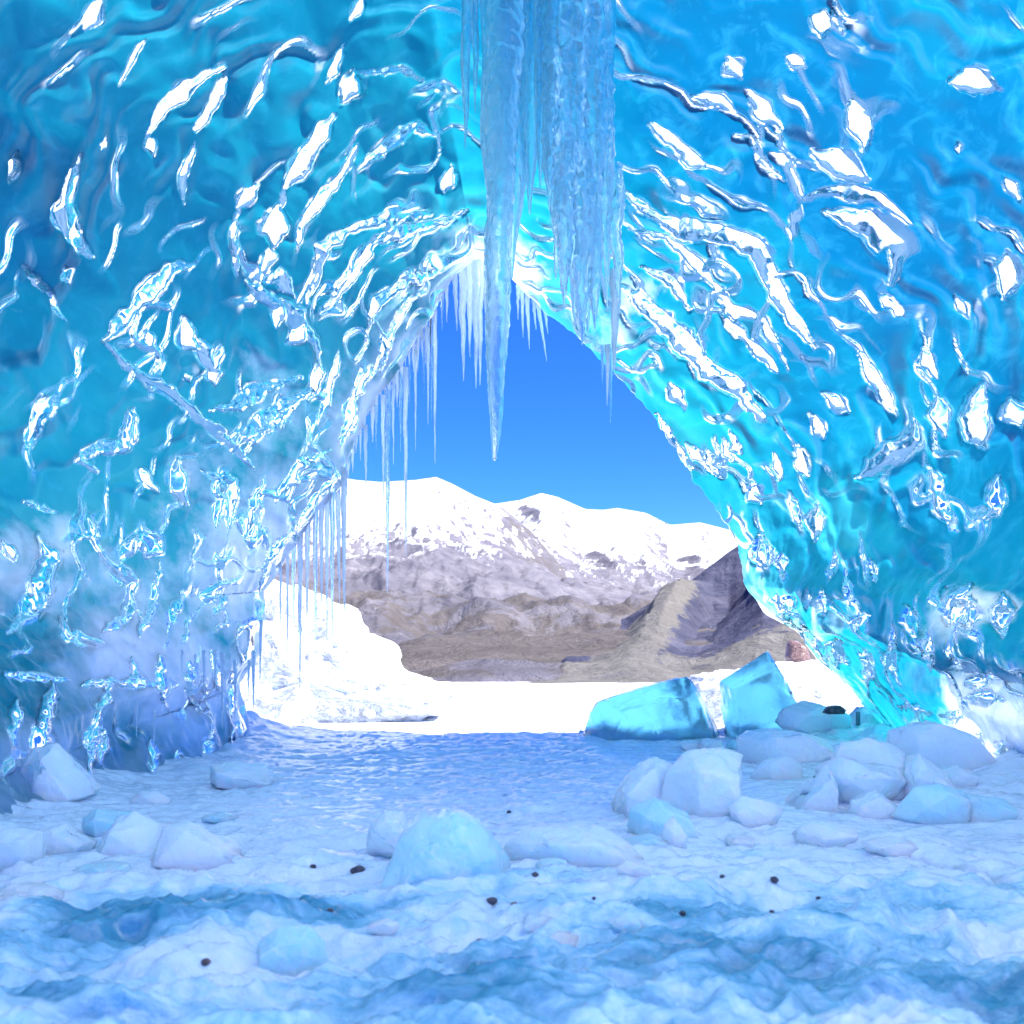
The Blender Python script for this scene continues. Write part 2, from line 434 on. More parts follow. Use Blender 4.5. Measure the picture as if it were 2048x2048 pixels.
# ridges and drips of the wall (1932 scale): points and half width
RIDGES = [
 ([(190,5),(160,55)],15),([(275,70),(250,110),(225,165)],5),([(430,125),(395,140),(350,165),(310,205),(280,250)],10),([(276,250),(292,292)],8),
 ([(430,150),(410,190),(375,245)],10),([(370,275),(345,330),(350,385)],6),([(690,-5),(665,40)],7),([(650,85),(635,120),(615,155)],8),
 ([(670,140),(650,188)],20),([(680,140),(760,130),(800,155)],5),([(635,220),(600,260),(565,320),(540,352)],15),([(540,350),(533,400)],6),
 ([(820,255),(780,240),(720,280),(680,312)],9),([(675,270),(650,330),(600,380),(570,430),(555,475)],8),([(850,315),(838,362)],9),
 ([(490,350),(450,390)],11),([(455,385),(438,450),(452,520)],5),([(525,398),(515,462)],19),([(512,462),(500,520)],9),
 ([(140,290),(125,350),(110,385),(122,430),(170,488)],14),([(112,385),(152,440)],7),([(190,270),(198,274)],9),([(112,508),(130,532)],10),([(25,505),(70,550),(122,600)],7),
 ([(12,280),(0,335)],8),([(370,495),(320,505),(270,560),(230,610),(195,642)],13),([(195,642),(250,690),(330,745),(420,820),(480,885)],8),
 ([(343,600),(348,645),(370,655)],12),([(365,640),(400,690),(418,655)],12),([(398,690),(405,725)],10),([(275,625),(285,662)],7),
 ([(820,405),(740,405),(670,430),(610,470),(600,520),(580,590)],9),([(885,395),(830,420),(760,435),(700,470),(640,560),(610,592)],8),
 ([(840,510),(770,530),(710,570),(690,642)],8),([(470,535),(500,560),(530,572),(560,600),(590,640),(600,690)],12),([(480,530),(530,520),(560,560)],9),
 ([(530,572),(518,622)],10),([(575,615),(540,652)],9),([(570,710),(500,730),(430,770),(400,772)],10),([(580,740),(520,770),(470,820),(440,852)],10),
 ([(600,690),(590,742)],10),([(350,705),(356,716)],11),([(92,745),(62,790),(55,842)],13),([(250,770),(230,840),(180,850),(150,870),(185,892)],9),
 ([(258,772),(245,850)],8),([(258,885),(300,926)],10),([(340,870),(330,930),(350,952)],13),([(380,885),(440,910),(430,990)],8),
 ([(640,660),(620,740),(600,800)],8),([(700,690),(665,760),(640,840)],7),([(620,845),(560,880),(520,950)],8),([(655,880),(600,930),(560,1000)],8),
 ([(560,760),(500,800),(460,860)],7),([(500,900),(470,960),(465,1020)],7),([(420,930),(400,1000)],7),([(780,560),(730,640),(715,700)],7),([(745,770),(700,800),(670,850)],6),
 ([(1552,22),(1550,66)],20),([(1570,18),(1588,66)],7),([(1372,108),(1396,142)],13),([(1490,105),(1522,122)],9),([(1315,180),(1360,185),(1390,215)],10),
 ([(1412,168),(1440,205),(1476,240)],15),([(1612,178),(1620,230),(1630,278)],19),([(1795,155),(1850,152),(1885,168)],19),([(1230,230),(1280,280),(1330,312)],12),
 ([(1380,255),(1420,260),(1440,310),(1480,340)],5),([(1460,285),(1490,300),(1510,372)],10),([(1540,290),(1590,310),(1638,335)],19),
 ([(1510,375),(1570,355),(1650,365),(1722,420)],10),([(1512,385),(1495,456)],8),([(1560,400),(1640,420),(1700,462),(1680,540)],22),
 ([(1180,365),(1220,395),(1280,430),(1370,445),(1430,470),(1460,540),(1480,580),(1540,662)],15),([(1190,430),(1260,450),(1320,500),(1380,580),(1440,610),(1490,700)],8),
 ([(1210,510),(1270,530),(1300,580)],11),([(1175,545),(1230,590),(1290,640),(1340,700),(1390,730),(1432,790)],16),([(1365,590),(1410,640),(1470,700)],8),
 ([(1620,670),(1650,720),(1692,780)],12),([(1550,740),(1602,770)],11),([(1528,780),(1552,822)],11),([(1740,660),(1766,712)],9),([(1768,745),(1782,822)],13),
 ([(1850,730),(1840,790),(1862,842)],20),([(1722,790),(1730,830),(1680,860),(1620,900)],18),([(1755,880),(1780,960),(1800,1002)],13),([(1890,900),(1880,960),(1855,976)],15),
 ([(1900,470),(1905,520),(1890,562)],17),([(1910,750),(1928,802)],17),([(1268,720),(1292,772)],9),([(1298,838),(1322,872)],7),([(1360,828),(1382,872)],7),([(1372,810),(1396,856)],6),
 ([(1240,780),(1280,850),(1305,885)],6),([(1330,850),(1346,902)],8),([(1415,915),(1432,952)],9),([(1490,930),(1512,1002)],7),([(1545,950),(1540,1022)],13),
 ([(1440,1005),(1450,1075)],14),([(1478,1045),(1482,1085)],8),([(1830,1105),(1800,1180)],18),([(1840,1130),(1845,1190)],14),([(1890,1125),(1902,1205)],15),([(1720,1150),(1742,1225)],10),
 ([(1835,1310),(1900,1318)],12),([(1545,1190),(1562,1262)],7),([(1580,1200),(1588,1250)],7),([(1800,1250),(1820,1252)],9),([(1830,1285),(1880,1280)],10),([(1600,1180),(1640,1160)],6),
 ([(1500,840),(1520,900)],7),([(1460,860),(1476,910)],7),([(1660,560),(1700,600)],8),([(1800,560),(1822,600)],8),([(1900,330),(1926,372)],8),([(1808,265),(1812,292)],6),
 ([(70,1010),(90,1050),(70,1130),(20,1190)],16),([(165,1005),(200,1060),(250,1100),(240,1160),(190,1190)],10),([(112,1160),(130,1200),(200,1215)],9),([(250,1010),(230,1060)],9),
 ([(300,1060),(290,1140),(260,1200)],8),([(340,1120),(320,1180)],8),([(100,1300),(70,1380),(60,1440)],12),([(160,1290),(300,1290)],7),([(0,1275),(130,1285)],6),([(210,1300),(170,1400),(160,1480)],10),
 ([(250,1240),(256,1300)],6),([(300,1236),(303,1318)],7),([(352,1240),(350,1330)],6),([(400,1230),(402,1290)],6),([(430,1260),(432,1350)],6),([(285,1400),(280,1470)],8),([(330,1420),(326,1500)],7),([(380,1400),(379,1450)],6),
 ([(30,1330),(20,1400)],9),([(110,1420),(100,1500)],10),([(200,1380),(190,1450)],7),([(1640,1220),(1644,1290)],7),([(1690,1180),(1696,1260)],8),([(1760,1200),(1764,1260)],9),([(1860,1380),(1850,1470)],13),([(1900,1400),(1904,1480)],12),
 ([(1780,1350),(1830,1345)],7),([(1700,1330),(1760,1340)],6),([(1560,1120),(1566,1160)],6),([(1600,1090),(1606,1140)],6),([(1650,1060),(1652,1100)],6),([(1530,1110),(1532,1150)],6),([(1470,1120),(1476,1180)],7),([(1510,1170),(1512,1230)],6),
 ([(40,950),(110,970)],5),([(5,1020),(25,1060)],9),([(420,1120),(400,1160)],6),([(540,1000),(500,1060),(490,1110)],7),
]

def cave():
    mx = np.array(MOUTH, float)
    cx, cy = 1060.0, 1130.0
    ang = np.unwrap(np.arctan2(-(mx[:, 1] - cy), mx[:, 0] - cx))
    r = np.hypot(mx[:, 0] - cx, mx[:, 1] - cy)
    nth, nr = 1150, 470
    th = np.linspace(ang[0], ang[-1], nth)
    o = np.argsort(ang)
    r0 = np.interp(th, ang[o], r[o])
    # ragged edge
    rag = 9 * fbm(np.stack([th * 14, 0 * th, 0 * th], -1), 4)
    f = np.linspace(0, 1, nr) ** 1.15
    R = 1900.0
    rr = r0[:, None] * (1 - f) + R * f
    rr = rr + rag[:, None] * np.exp(-(rr - r0[:, None]) / 45)
    PX = cx + rr * np.cos(th)[:, None]; PY = cy - rr * np.sin(th)[:, None]
    dr = rr - r0[:, None]
    up = np.sin(th)[:, None]
    L = 700 + 1600 * sstep(-.55, .55, up)
    Lf = L + 0 * rr
    dl = 17.0 + 0.2 * np.sin(th * 3 + 1)[:, None]
    d = dl * np.exp(-dr / L)
    d = np.maximum(d, 5.5)
    def depth(px, py):
        a = np.arctan2(cy - py, px - cx); mid = (th.min() + th.max()) / 2; a = mid + (a - mid + np.pi) % (2 * np.pi) - np.pi; a = np.clip(a, th.min(), th.max())
        rad_ = np.hypot(px - cx, py - cy); b = np.interp(a, th[::-1], r0[::-1])
        k = np.sqrt(1 + ((px - 1024) / 1024 * T) ** 2 + ((HOR - py) / 1024 * T) ** 2)
        return k * (17.0 + .2 * np.sin(a * 3 + 1)) * np.exp(-(rad_ - b) / (700 + 1600 * sstep(-.55, .55, np.sin(a))))
    gX = (depth(PX + 4, PY) - depth(PX - 4, PY)) / 8; gY = (depth(PX, PY + 4) - depth(PX, PY - 4)) / 8
    G = np.hypot(gX, gY) + 1e-7
    # large folds of the ice
    P = W(PX, PY, d)
    def normals(P):
        du = np.gradient(P, axis=0); dv = np.gradient(P, axis=1)
        n = np.cross(du, dv); n /= np.linalg.norm(n, axis=-1, keepdims=True) + 1e-9
        toC = np.array([0, 5, 3.0]) - P
        s = np.sign(np.sum(n * toC, -1, keepdims=True)); return n * np.where(s == 0, 1, s)
    N = normals(P)
    mpp = d * T / 1024
    h = .16 * fbm(P * .42, 2) + .02 * fbm(P * 1.15 + 9, 2)
    # overlapping plates of older ice
    plate = np.zeros_like(h)
    def inpoly(poly, soft):
        m = np.ones_like(PX) * 1e9; c = np.zeros(PX.shape, bool)
        poly = np.array(poly, float)
        wx = PX + 40 * fbm(P * .7 + 3, 4); wy = PY + 40 * fbm(P * .7 + 13, 4)
        for k in range(len(poly)):
            a, b = poly[k], poly[(k + 1) % len(poly)]
            cr = ((a[1] > wy) != (b[1] > wy)) & (wx < (b[0] - a[0]) * (wy - a[1]) / (b[1] - a[1] + 1e-9) + a[0])
            c ^= cr
            e = b - a; tt = np.clip(((wx - a[0]) * e[0] + (wy - a[1]) * e[1]) / (e @ e), 0, 1)
            m = np.minimum(m, np.hypot(wx - a[0] - tt * e[0], wy - a[1] - tt * e[1]))
        return sstep(-soft, soft, np.where(c, m, -m))
    dark = np.zeros_like(h)
    for poly, amt, dk in [([(-300, 190), (0, 190), (70, 240), (130, 290), (138, 330), (110, 400), (125, 520), (100, 640), (60, 720), (-300, 760)], .22, .12),
                          ([(-300, 1000), (0, 590), (60, 600), (130, 660), (150, 780), (120, 830), (0, 900)], .14, -.2),
                          ([(1622, 1010), (1650, 965), (1715, 960), (1740, 1030), (1830, 1080), (1800, 1130), (1660, 1120), (1630, 1080)], .14, -.3),
                          ([(1770, 1190), (1840, 1150), (1960, 1170), (2000, 1260), (1900, 1330), (1800, 1300)], .12, -.2)]:
        k = inpoly(poly, 24); plate += amt * k; dark += dk * k
    h = h + plate
    # scalloped cells
    h = h + .012 * fbm(P * 2.6 + 3, 2)
    # outward direction along the wall (away from the mouth)
    best = np.zeros_like(h); glaze = np.zeros_like(h)
    rad = np.stack([np.cos(th)[:, None] + 0 * rr, -np.sin(th)[:, None] + 0 * rr], -1)
    wob = np.stack([fbm(P * 1.7 + 31, 3), fbm(P * 1.7 + 57, 3)], -1)
    wo2 = np.stack([fbm(P * 6 + 31, 2), fbm(P * 6 + 57, 2)], -1)
    QX = PX + wob[..., 0] * 12 + wo2[..., 0] * 6; QY = PY + wob[..., 1] * 12 + wo2[..., 1] * 6
    for pts, w in RIDGES:
        pts = np.array(pts, float) * K; w = w * K
        lo = pts.min(0) - w * 5; hi = pts.max(0) + w * 5
        sel = np.nonzero((QX > lo[0]) & (QX < hi[0]) & (QY > lo[1]) & (QY < hi[1]))
        if not len(sel[0]): continue
        q = np.stack([QX[sel], QY[sel]], -1)
        bd = np.full(len(q), 1e9); bs = np.zeros(len(q)); bv = np.zeros((len(q), 2))
        seg = np.linalg.norm(np.diff(pts, axis=0), axis=1); cum = np.concatenate([[0], np.cumsum(seg)])
        for k in range(len(seg)):
            a, b = pts[k], pts[k + 1]
            tt = np.clip(((q - a) @ (b - a)) / (seg[k] ** 2), 0, 1)
            v = q - (a + tt[:, None] * (b - a)); dd = np.linalg.norm(v, axis=1)
            m = dd < bd
            bd[m] = dd[m]; bs[m] = (cum[k] + tt[m] * seg[k]); bv[m] = v[m]
        s = bs / max(cum[-1], 1e-6)
        taper = .14 + .90 * np.sin(np.pi * np.clip(s, .02, .98)) ** .8
        taper = taper * (1 + .6 * noise(np.stack([bs / (w * 3.5), 0 * bs + w, 0 * bs], -1)))
        we = 1.18 * w * np.clip(taper, .14, 1.6)
        near = q - bv
        if cum[-1] < 6 * w: near = near * 0 + pts.mean(0)
        elif cum[-1] < 14 * w: near = near * .6 + pts.mean(0) * .4
        vx = PX[sel] - near[:, 0]; vy = PY[sel] - near[:, 1]
        x = -(gX[sel] * vx + gY[sel] * vy) / (G[sel] * w)      # + is towards the viewer's side
        rim = sstep(1.5, 1.02, bd / we)
        # a crest on the mouth's side, then a broad facet turned towards the viewer
        prof = np.clip(1.15 - x, 0, 6) * rim
        hh = (prof - .32 * np.clip(bd / we, 0, 1.4) ** 2 * (1 + .8 * noise(np.stack([bs / (w * 2.5), 0 * bs + w, 0 * bs], -1)))) * w * G[sel] * (prof > 0)
        hh = hh + .30 * w * G[sel] * np.exp(-(np.maximum(bd - we, 0) / (2.0 * w)) ** 2)
        best[sel] = np.maximum(best[sel], hh)
        glaze[sel] = np.maximum(glaze[sel], sstep(1.5, 1.0, bd / we))
    flow = np.zeros_like(h)
    for x0, y0, x1, y1, w in [(286, 1360, 262, 1700, 20), (318, 1340, 306, 1700, 24), (352, 1330, 344, 1690, 26), (388, 1335, 384, 1680, 20), (420, 1330, 420, 1660, 24), (452, 1340, 452, 1640, 18),
                              (120, 1420, 70, 1640, 30), (170, 1400, 150, 1700, 26), (1850, 1400, 1860, 1640, 26), (1930, 1420, 1950, 1640, 30), (1990, 1380, 2010, 1600, 24), (1600, 1180, 1606, 1330, 16), (1640, 1170, 1650, 1300, 14)]:
        xc = x0 + (x1 - x0) * (QY - y0) / (y1 - y0)
        g = np.exp(-((QX - xc) / w) ** 2) * sstep(y0 - 70, y0 + 120, QY + 40 * noise(P * .8)) * sstep(y1 + 60, y1 - 60, QY)
        flow = np.maximum(flow, g * (1 + .4 * noise(P * 1.7 + x0)))
        h = h + .10 * g * (w / 24) * (1 + .5 * noise(P * 2.0 + x0))
    # small drips everywhere on the lower wall
    low = sstep(900, 1250, PY)
    h = h + low * .07 * fbm(P * np.array([2.2, 2.2, .7]) + 21, 4, ridged=True)
    h = h * (0.25 + .75 * sstep(0, 40, dr))
    h = h * (1 - .6 * glaze)
    P = P + N * h[..., None]
    best = best * (1 + .08 * noise(P * 2.3))
    # rows of melt scallops running round the mouth
    TH = th[:, None] + 0 * rr
    for sp, seed, gain, thr in [(64, 3, 1.0, .0), (40, 9, .8, .16), (90, 21, 1.0, .05)]:
        q3 = P * .55 + seed
        ph = dr / sp * (1 + .0 * rr) + 2.3 * fbm(q3, 3) + .4 * fbm(P * 1.5 + seed, 2) + seed
        fr = ph - np.floor(ph)
        mask = noise(np.stack([TH * 4.5 + seed, np.floor(ph) * 1.37 + seed, 0 * rr], -1)) + .35 * noise(P * .9 + seed * 3)
        dens = .34 * np.exp(-dr / 260)  - .16 * sstep(350, 800, dr) - .06 * sstep(1000, 1300, PY) - .15
        amp = sstep(thr, thr + .35, mask + dens)
        wf = .17                                   # share of the row that is the bright facet
        pr = np.where(fr < .12, sstep(0, .12, fr), np.clip(1 - (fr - .12) / wf, 0, 1))
        hh = pr * amp * gain * sp * wf * G * 1.05 * sstep(0, 60, dr)
        best = np.maximum(best, hh)
        glaze = np.maximum(glaze, amp * sstep(.0, .05, fr) * sstep(.12 + wf + .08, .12 + wf - .04, fr) * .95)
    P = P + (np.array([0, 0, CAMZ]) - P) * (best / depth(PX, PY))[..., None]
    # attributes: how thick the ice above is (shifted by side to even the light), and where rime covers it
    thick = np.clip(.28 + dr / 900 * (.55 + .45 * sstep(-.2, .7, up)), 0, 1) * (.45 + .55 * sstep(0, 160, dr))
    thick = np.clip(thick + dark - .38 * sstep(1050, 650, PX) + sstep(1150, 1450, PX) * (.08 + .16 * np.exp(-dr / 200)), 0, 1)  # left wall coloured lighter, right rim deeper, to even out the light
    # the melt rows thin the ice in their hollows and leave it thick at the crests
    ph = dr / 105 + 2.6 * fbm(P * .42 + 61, 3) + .5 * fbm(P * 1.3 + 5, 2)
    fr = ph - np.floor(ph)
    saw = np.where(fr < .2, sstep(0, .2, fr), 1 - (fr - .2) / .8)
    mk = sstep(-.25, .45, noise(np.stack([TH * 4, np.floor(ph) * 1.7, 0 * rr], -1)) + .2)
    thick = np.clip(thick + .24 * (saw - .45) * mk, 0, 1)
    P = P + (np.array([0, 0, CAMZ]) - P) * (.07 * (.5 - .5 * np.cos(2 * np.pi * np.clip(np.where(fr < .35, fr / .7, .5 + (fr - .35) / 1.3), 0, 1))) * mk * (1 - glaze) * sstep(0, 80, dr) / d)[..., None]
    frost = .62 * np.clip(flow, 0, 1)
    FX = PX + 150 * fbm(P * .6 + 77, 4); FY = PY + 150 * fbm(P * .6 + 99, 4)
    for bx, by, br, k in [(560, 1080, 230, .75), (340, 1380, 210, .85), (960, 560, 130, .8), (720, 860, 150, .5), (120, 1480, 150, .7), (520, 820, 140, .4), (1980, 1480, 130, .8),
                          (60, 1130, 110, .55), (200, 1180, 110, .5), (1640, 1300, 160, .35), (1940, 1230, 100, .6), (1500, 1180, 110, .35), (1200, 620, 110, .4), (760, 700, 120, .4)]:
        frost = np.maximum(frost, 1.12 * k * np.exp(-((FX - bx) ** 2 + (FY - by) ** 2) / br ** 2))
    frost = np.maximum(frost, (.55 + .45 * fbm(P * np.array([1.2, 1.2, .4]) + 3, 4)) * sstep(1360, 1540, PY + 40 * fbm(P * .9, 3)))
    rim_ = (.95 * sstep(1120, 900, PX) + .25) * np.exp(-dr / 75) * sstep(-.2, .4, fbm(P * 1.1 + 8, 3) + .35)
    frost = np.maximum(frost, rim_)
    # carry the vault on behind the viewer, back left open to let light in
    rows = []
    last = P[:, -1]
    for yy, sc in [(3.2, 1.0), (2.0, 1.02), (.9, 1.04), (-.25, 1.06)]:
        q = last.copy(); q[:, 1] = yy + (1.5 * fbm(last * .5, 3) if yy < .5 else 0)
        q[:, 0] *= sc; q[:, 2] = 1 + (q[:, 2] - 1) * sc
        rows.append(q)
    # rolled outer lip
    pre = []
    e = P[:, 0]
    dirv = np.stack([np.cos(th), 0 * th, np.sin(th)], -1)
    for dy, k in [(1.1, 1.1), (.7, .45), (.3, .12)]:
        q = e + dirv * k; q[:, 1] += dy; pre.append(q)
    full = np.concatenate([np.stack(pre, 1), P, np.stack(rows, 1)], 1)
    def pad(a, back=None):
        tail = np.repeat(a[:, -1:], len(rows), 1)
        if back is not None: tail = np.maximum(tail, np.array(back)[None, :])
        return np.concatenate([np.repeat(a[:, :1], len(pre), 1), a, tail], 1)
    ob = mesh_grid("cave_wall", full, M_CAVE, {"thick": pad(thick), "frost": pad(frost, [.8, 1.4, 1.4, 1.4]), "glaze": pad(glaze)})  # unseen rear rows whitened to add white fill light inside the cave
    tag(ob, kind="structure")
cave()

# ------------------------------------------------------------------ the cave floor
def floor_z(X, Y):
    X = np.asarray(X, float); Y = np.asarray(Y, float)
    p = np.stack([X, Y, 0 * X], -1)
    near = sstep(9, 3, Y)
    z = .10 * fbm(p * .35 + 4, 3) + .05 * fbm(p * np.array([.8, 1.5, 1]) + 8, 4)
    z = z + near * (.32 * fbm(p * np.array([.8, 1.5, 1]) + 2, 3) + .07 * fbm(p * 2.6, 3, ridged=True))
    w3 = p + .6 * np.stack([fbm(p * .9 + 5, 3), fbm(p * .9 + 25, 3), 0 * X], -1)
    z = z + (.05 + .06 * near) * fbm(w3 * np.array([1.3, 2.4, 1]) + 90, 5, ridged=True)
    z = z + .035 * fbm(p * np.array([1.2, 3.2, 1]) + 40, 4, ridged=True)
    z = z + .55 * sstep(3.7, 7.0, np.abs(X)) * (0.6 + fbm(p * .9 + 70, 4)) * sstep(4, 9, Y)
    z = z + .022 * fbm(p * np.array([3.5, 7, 1]), 4, ridged=True) * (1 + sstep(9, 3, Y))
    yc = np.interp(X, [1.35, 1.61, 1.96, 2.46, 2.87, 3.2, 3.6], [7.8, 7.6, 7.29, 7.1, 6.57, 5.6, 4.6]) + .10 * fbm(p * 1.5 + 66, 3)
    z = z - .11 * np.exp(-((Y - yc) / .07) ** 2) * sstep(1.3, 1.9, X) * sstep(4.2, 3.4, X) + .05 * sstep(.0, .5, Y - yc) * sstep(2.5, .5, Y - yc) * sstep(1.3, 1.9, X) * sstep(4.2, 3.4, X)
    return z - .35 * sstep(21.2, 22.6, Y + .8 * fbm(p * .5 + 12, 3)) + .04

def floor():
    nx, ny = 620, 640
    v = np.linspace(0, 1, ny); y = 1.0 * (23.0 / 1.0) ** v
    u = np.linspace(-1, 1, nx)
    Y = np.repeat(y[None], nx, 0); X = u[:, None] * (2.5 + .66 * Y)
    Z = floor_z(X, Y)
    p = np.stack([X, Y, 0 * X], -1)
    bare = .12 + .60 * sstep(8, 3.8, Y) + (.42 + .5 * sstep(7, 4, Y)) * (Y < 12) * fbm(p * np.array([.5, .9, 1]) + 60, 3) + .25 * sstep(3, 7, -X) * sstep(12, 7, Y)
    o = mesh_grid("ice_floor", np.stack([X, Y, Z], -1), M_FLOOR, {"bare": bare})
    tag(o, kind="structure")
floor()

def floor_at(px, py):
    """where the line of sight through a picture position meets the cave floor"""
    s = (py - HOR) / 1024 * T
    d = CAMZ / s
    for _ in range(12):
        x = (px - 1024) / 1024 * T * d
        d = .5 * d + .5 * (CAMZ - float(floor_z(x, d))) / s
    return (px - 1024) / 1024 * T * d, d, float(floor_z((px - 1024) / 1024 * T * d, d))

# ------------------------------------------------------------------ icicles
def icicle_mesh(name, path, rads, mat, lump=.12, seed=0, segs=14, rings=56, bead=0.0, flat=1.0):
    """path: points from root to tip, rads: radius at each; a rippled, tapering drip of ice"""
    path = np.array(path, float); rads = np.array(rads, float)
    s = np.concatenate([[0], np.cumsum(np.linalg.norm(np.diff(path, axis=0), axis=1))]); s /= s[-1]
    t = np.linspace(0, 1, rings)
    C = np.stack([np.interp(t, s, path[:, k]) for k in range(3)], -1)
    R = np.interp(t, s, rads)
    R = np.convolve(np.pad(R, 2, 'edge'), np.ones(5) / 5, 'valid')
    L = np.linalg.norm(path[-1] - path[0])
    C[:, 0] += noise(np.stack([t * 5, 0 * t + seed, 0 * t], -1)) * R * .5
    a = np.linspace(0, 2 * np.pi, segs, endpoint=False)
    A, TT = np.meshgrid(a, t, indexing='ij')
    RR = R[None] * (1 + lump * fbm(np.stack([np.cos(A) * 1.3, np.sin(A) * 1.3, TT * L * 2.2 + seed * 3.1], -1), 3)
                    + bead * .5 * np.sin(TT * L * 22 + seed + 1.5 * np.cos(A)) + lump * .8 * noise(np.stack([np.cos(A) * 3, np.sin(A) * 3, TT * L * 9 + seed], -1)))
    RR[:, -1] = R[-1] * .1
    P = np.stack([C[None, :, 0] + RR * np.cos(A), C[None, :, 1] + RR * np.sin(A) * flat, C[None, :, 2] + 0 * RR], -1)
    o = mesh_grid(name, P, mat, closed_u=True)
    return o

def rough_outline(px, py, w, h, rg, n=9):
    return [(px + math.cos(a) * w * .5 * rg.uniform(.75, 1.1), py - h * .5 - math.sin(a) * h * .5 * rg.uniform(.75, 1.15)) for a in [2 * math.pi * k / n for k in range(n)]]

def rebase(o):
    """origin at the root of the icicle / the base of the thing"""
    co = np.zeros(len(o.data.vertices) * 3, np.float32); o.data.vertices.foreach_get('co', co); co = co.reshape(-1, 3)
    c = co.mean(0); c[2] = co[:, 2].max() if o.name.startswith("icicle") else co[:, 2].min()
    o.data.vertices.foreach_set('co', (co - c).ravel()); o.location = tuple(float(v) for v in c)
    return o

def icicle(xt, yt, xb, yb, w, d, mat, label, group=None, seed=0, bead=0.0, d2=None, lump=.14, prof=None):
    m = d * T / 1024
    n = 6
    pts, rad = [], []
    for k in range(n):
        t = k / (n - 1)
        pts.append(W(xt + (xb - xt) * t, yt + (yb - yt) * t, d))
        rad.append(max(w * m * .5 * ((1 - t) ** .75 if prof is None else prof[k]), .004))
    L = abs(yb - yt) * m
    o = icicle_mesh("icicle", pts, rad, mat, lump, seed, segs=12, rings=int(min(90, 24 + L * 14)), bead=bead)
    return tag(rebase(o), label, "icicle", group)

# the long central icicle
m12 = 11.7 * T / 1024
o = icicle_mesh("icicle", [W(1014, -270, 11.7), W(1008, 100, 11.7), W(999, 400, 11.7), W(995, 600, 11.7), W(993, 720, 11.7), W(991, 800, 11.7), W(990, 870, 11.7), W(989, 922, 11.7)],
                [46 * m12, 40 * m12, 28 * m12, 25 * m12, 20 * m12, 15 * m12, 10 * m12, 3 * m12], M_ICICLE, .16, 3, segs=30, rings=220, bead=.03)
tag(rebase(o), "longest and thickest icicle, clear and rippled, hanging down to a point before the blue sky", "icicle")

def curtain(name, label, specs, mat_of):
    e = bpy.data.objects.new(name, None); COL.objects.link(e)
    base = W(specs[0][0], specs[0][1], specs[0][5]); e.location = tuple(base)
    tag(e, label, "ice flow" if "flow" in name else "ice curtain")
    for k, (xt, yt, xb, yb, w, d, lump, bead, prof) in enumerate(specs):
        m = d * T / 1024
        pts = [W(xt + (xb - xt) * t, yt + (yb - yt) * t, d) - base for t in np.linspace(0, 1, len(prof))]
        o = icicle_mesh("icicle_column", pts, [max(w * .5 * m * q, .004) for q in prof], mat_of(k), lump, k * 2.7 + 1, segs=22, rings=150, bead=bead)
        o.parent = e
    return e
TAP = (1, 1, .98, .92, .8, .5, .06)
FULL = (1, 1, 1, .95, .9, .75, .4, .05)
curtain("ice_curtain", "broad lumpy curtain of fused icicles right of the long central icicle",
        [(1118, -270, 1112, 560, 62, 12.0, .30, .05, FULL), (1150, -270, 1148, 640, 66, 11.9, .34, .05, FULL), (1182, -270, 1176, 668, 60, 11.95, .34, .06, FULL),
         (1206, -270, 1214, 620, 40, 12.0, .30, .14, FULL), (1132, 200, 1128, 610, 46, 11.8, .4, .06, (.3, .8, 1, 1, .9, .7, .4, .05)), (1166, 260, 1164, 690, 44, 11.8, .4, .06, (.3, .8, 1, 1, .9, .7, .4, .05)),
         (1192, 420, 1190, 660, 26, 11.8, .3, .05, TAP), (1104, 100, 1098, 420, 34, 11.85, .3, .04, TAP), (1232, 330, 1238, 600, 30, 12.1, .3, .05, TAP)],
        lambda k: M_ICICLE)
curtain("ice_curtain", "smooth pale sheet of ice flowing down close behind the long central icicle",
        [(984, -270, 980, 500, 46, 12.25, .08, 0, FULL), (1030, -270, 1024, 560, 70, 12.45, .10, 0, FULL), (1064, -270, 1060, 430, 56, 12.35, .10, 0, FULL), (1084, -270, 1080, 380, 34, 12.2, .1, 0, TAP)],
        lambda k: M_ICICLE)
curtain("ice_curtain", "narrow glassy strip of ice on the roof left of the long central icicle",
        [(938, -270, 930, 300, 26, 12.25, .2, .05, TAP), (952, -270, 950, 230, 18, 12.2, .2, .05, TAP)], lambda k: M_ICICLE)

ORD = "first second third fourth fifth sixth seventh eighth ninth tenth eleventh twelfth thirteenth fourteenth fifteenth sixteenth".split()
def fringe(rows, d, mat, what, group, dj=.25, seed0=0, near=None):
    rows = sorted(rows)
    for k, (xt, yt, xb, yb, w) in enumerate(rows):
        lab = what % (ORD[k] if k < len(ORD) - 1 or True else '')
        icicle(xt, yt, xb, yb, w, (near if near and xt < 380 else d) + dj * ((k * 7) % 5 - 2) / 2, mat if not isinstance(mat, tuple) else mat[k % len(mat)], lab, group, seed0 + k)

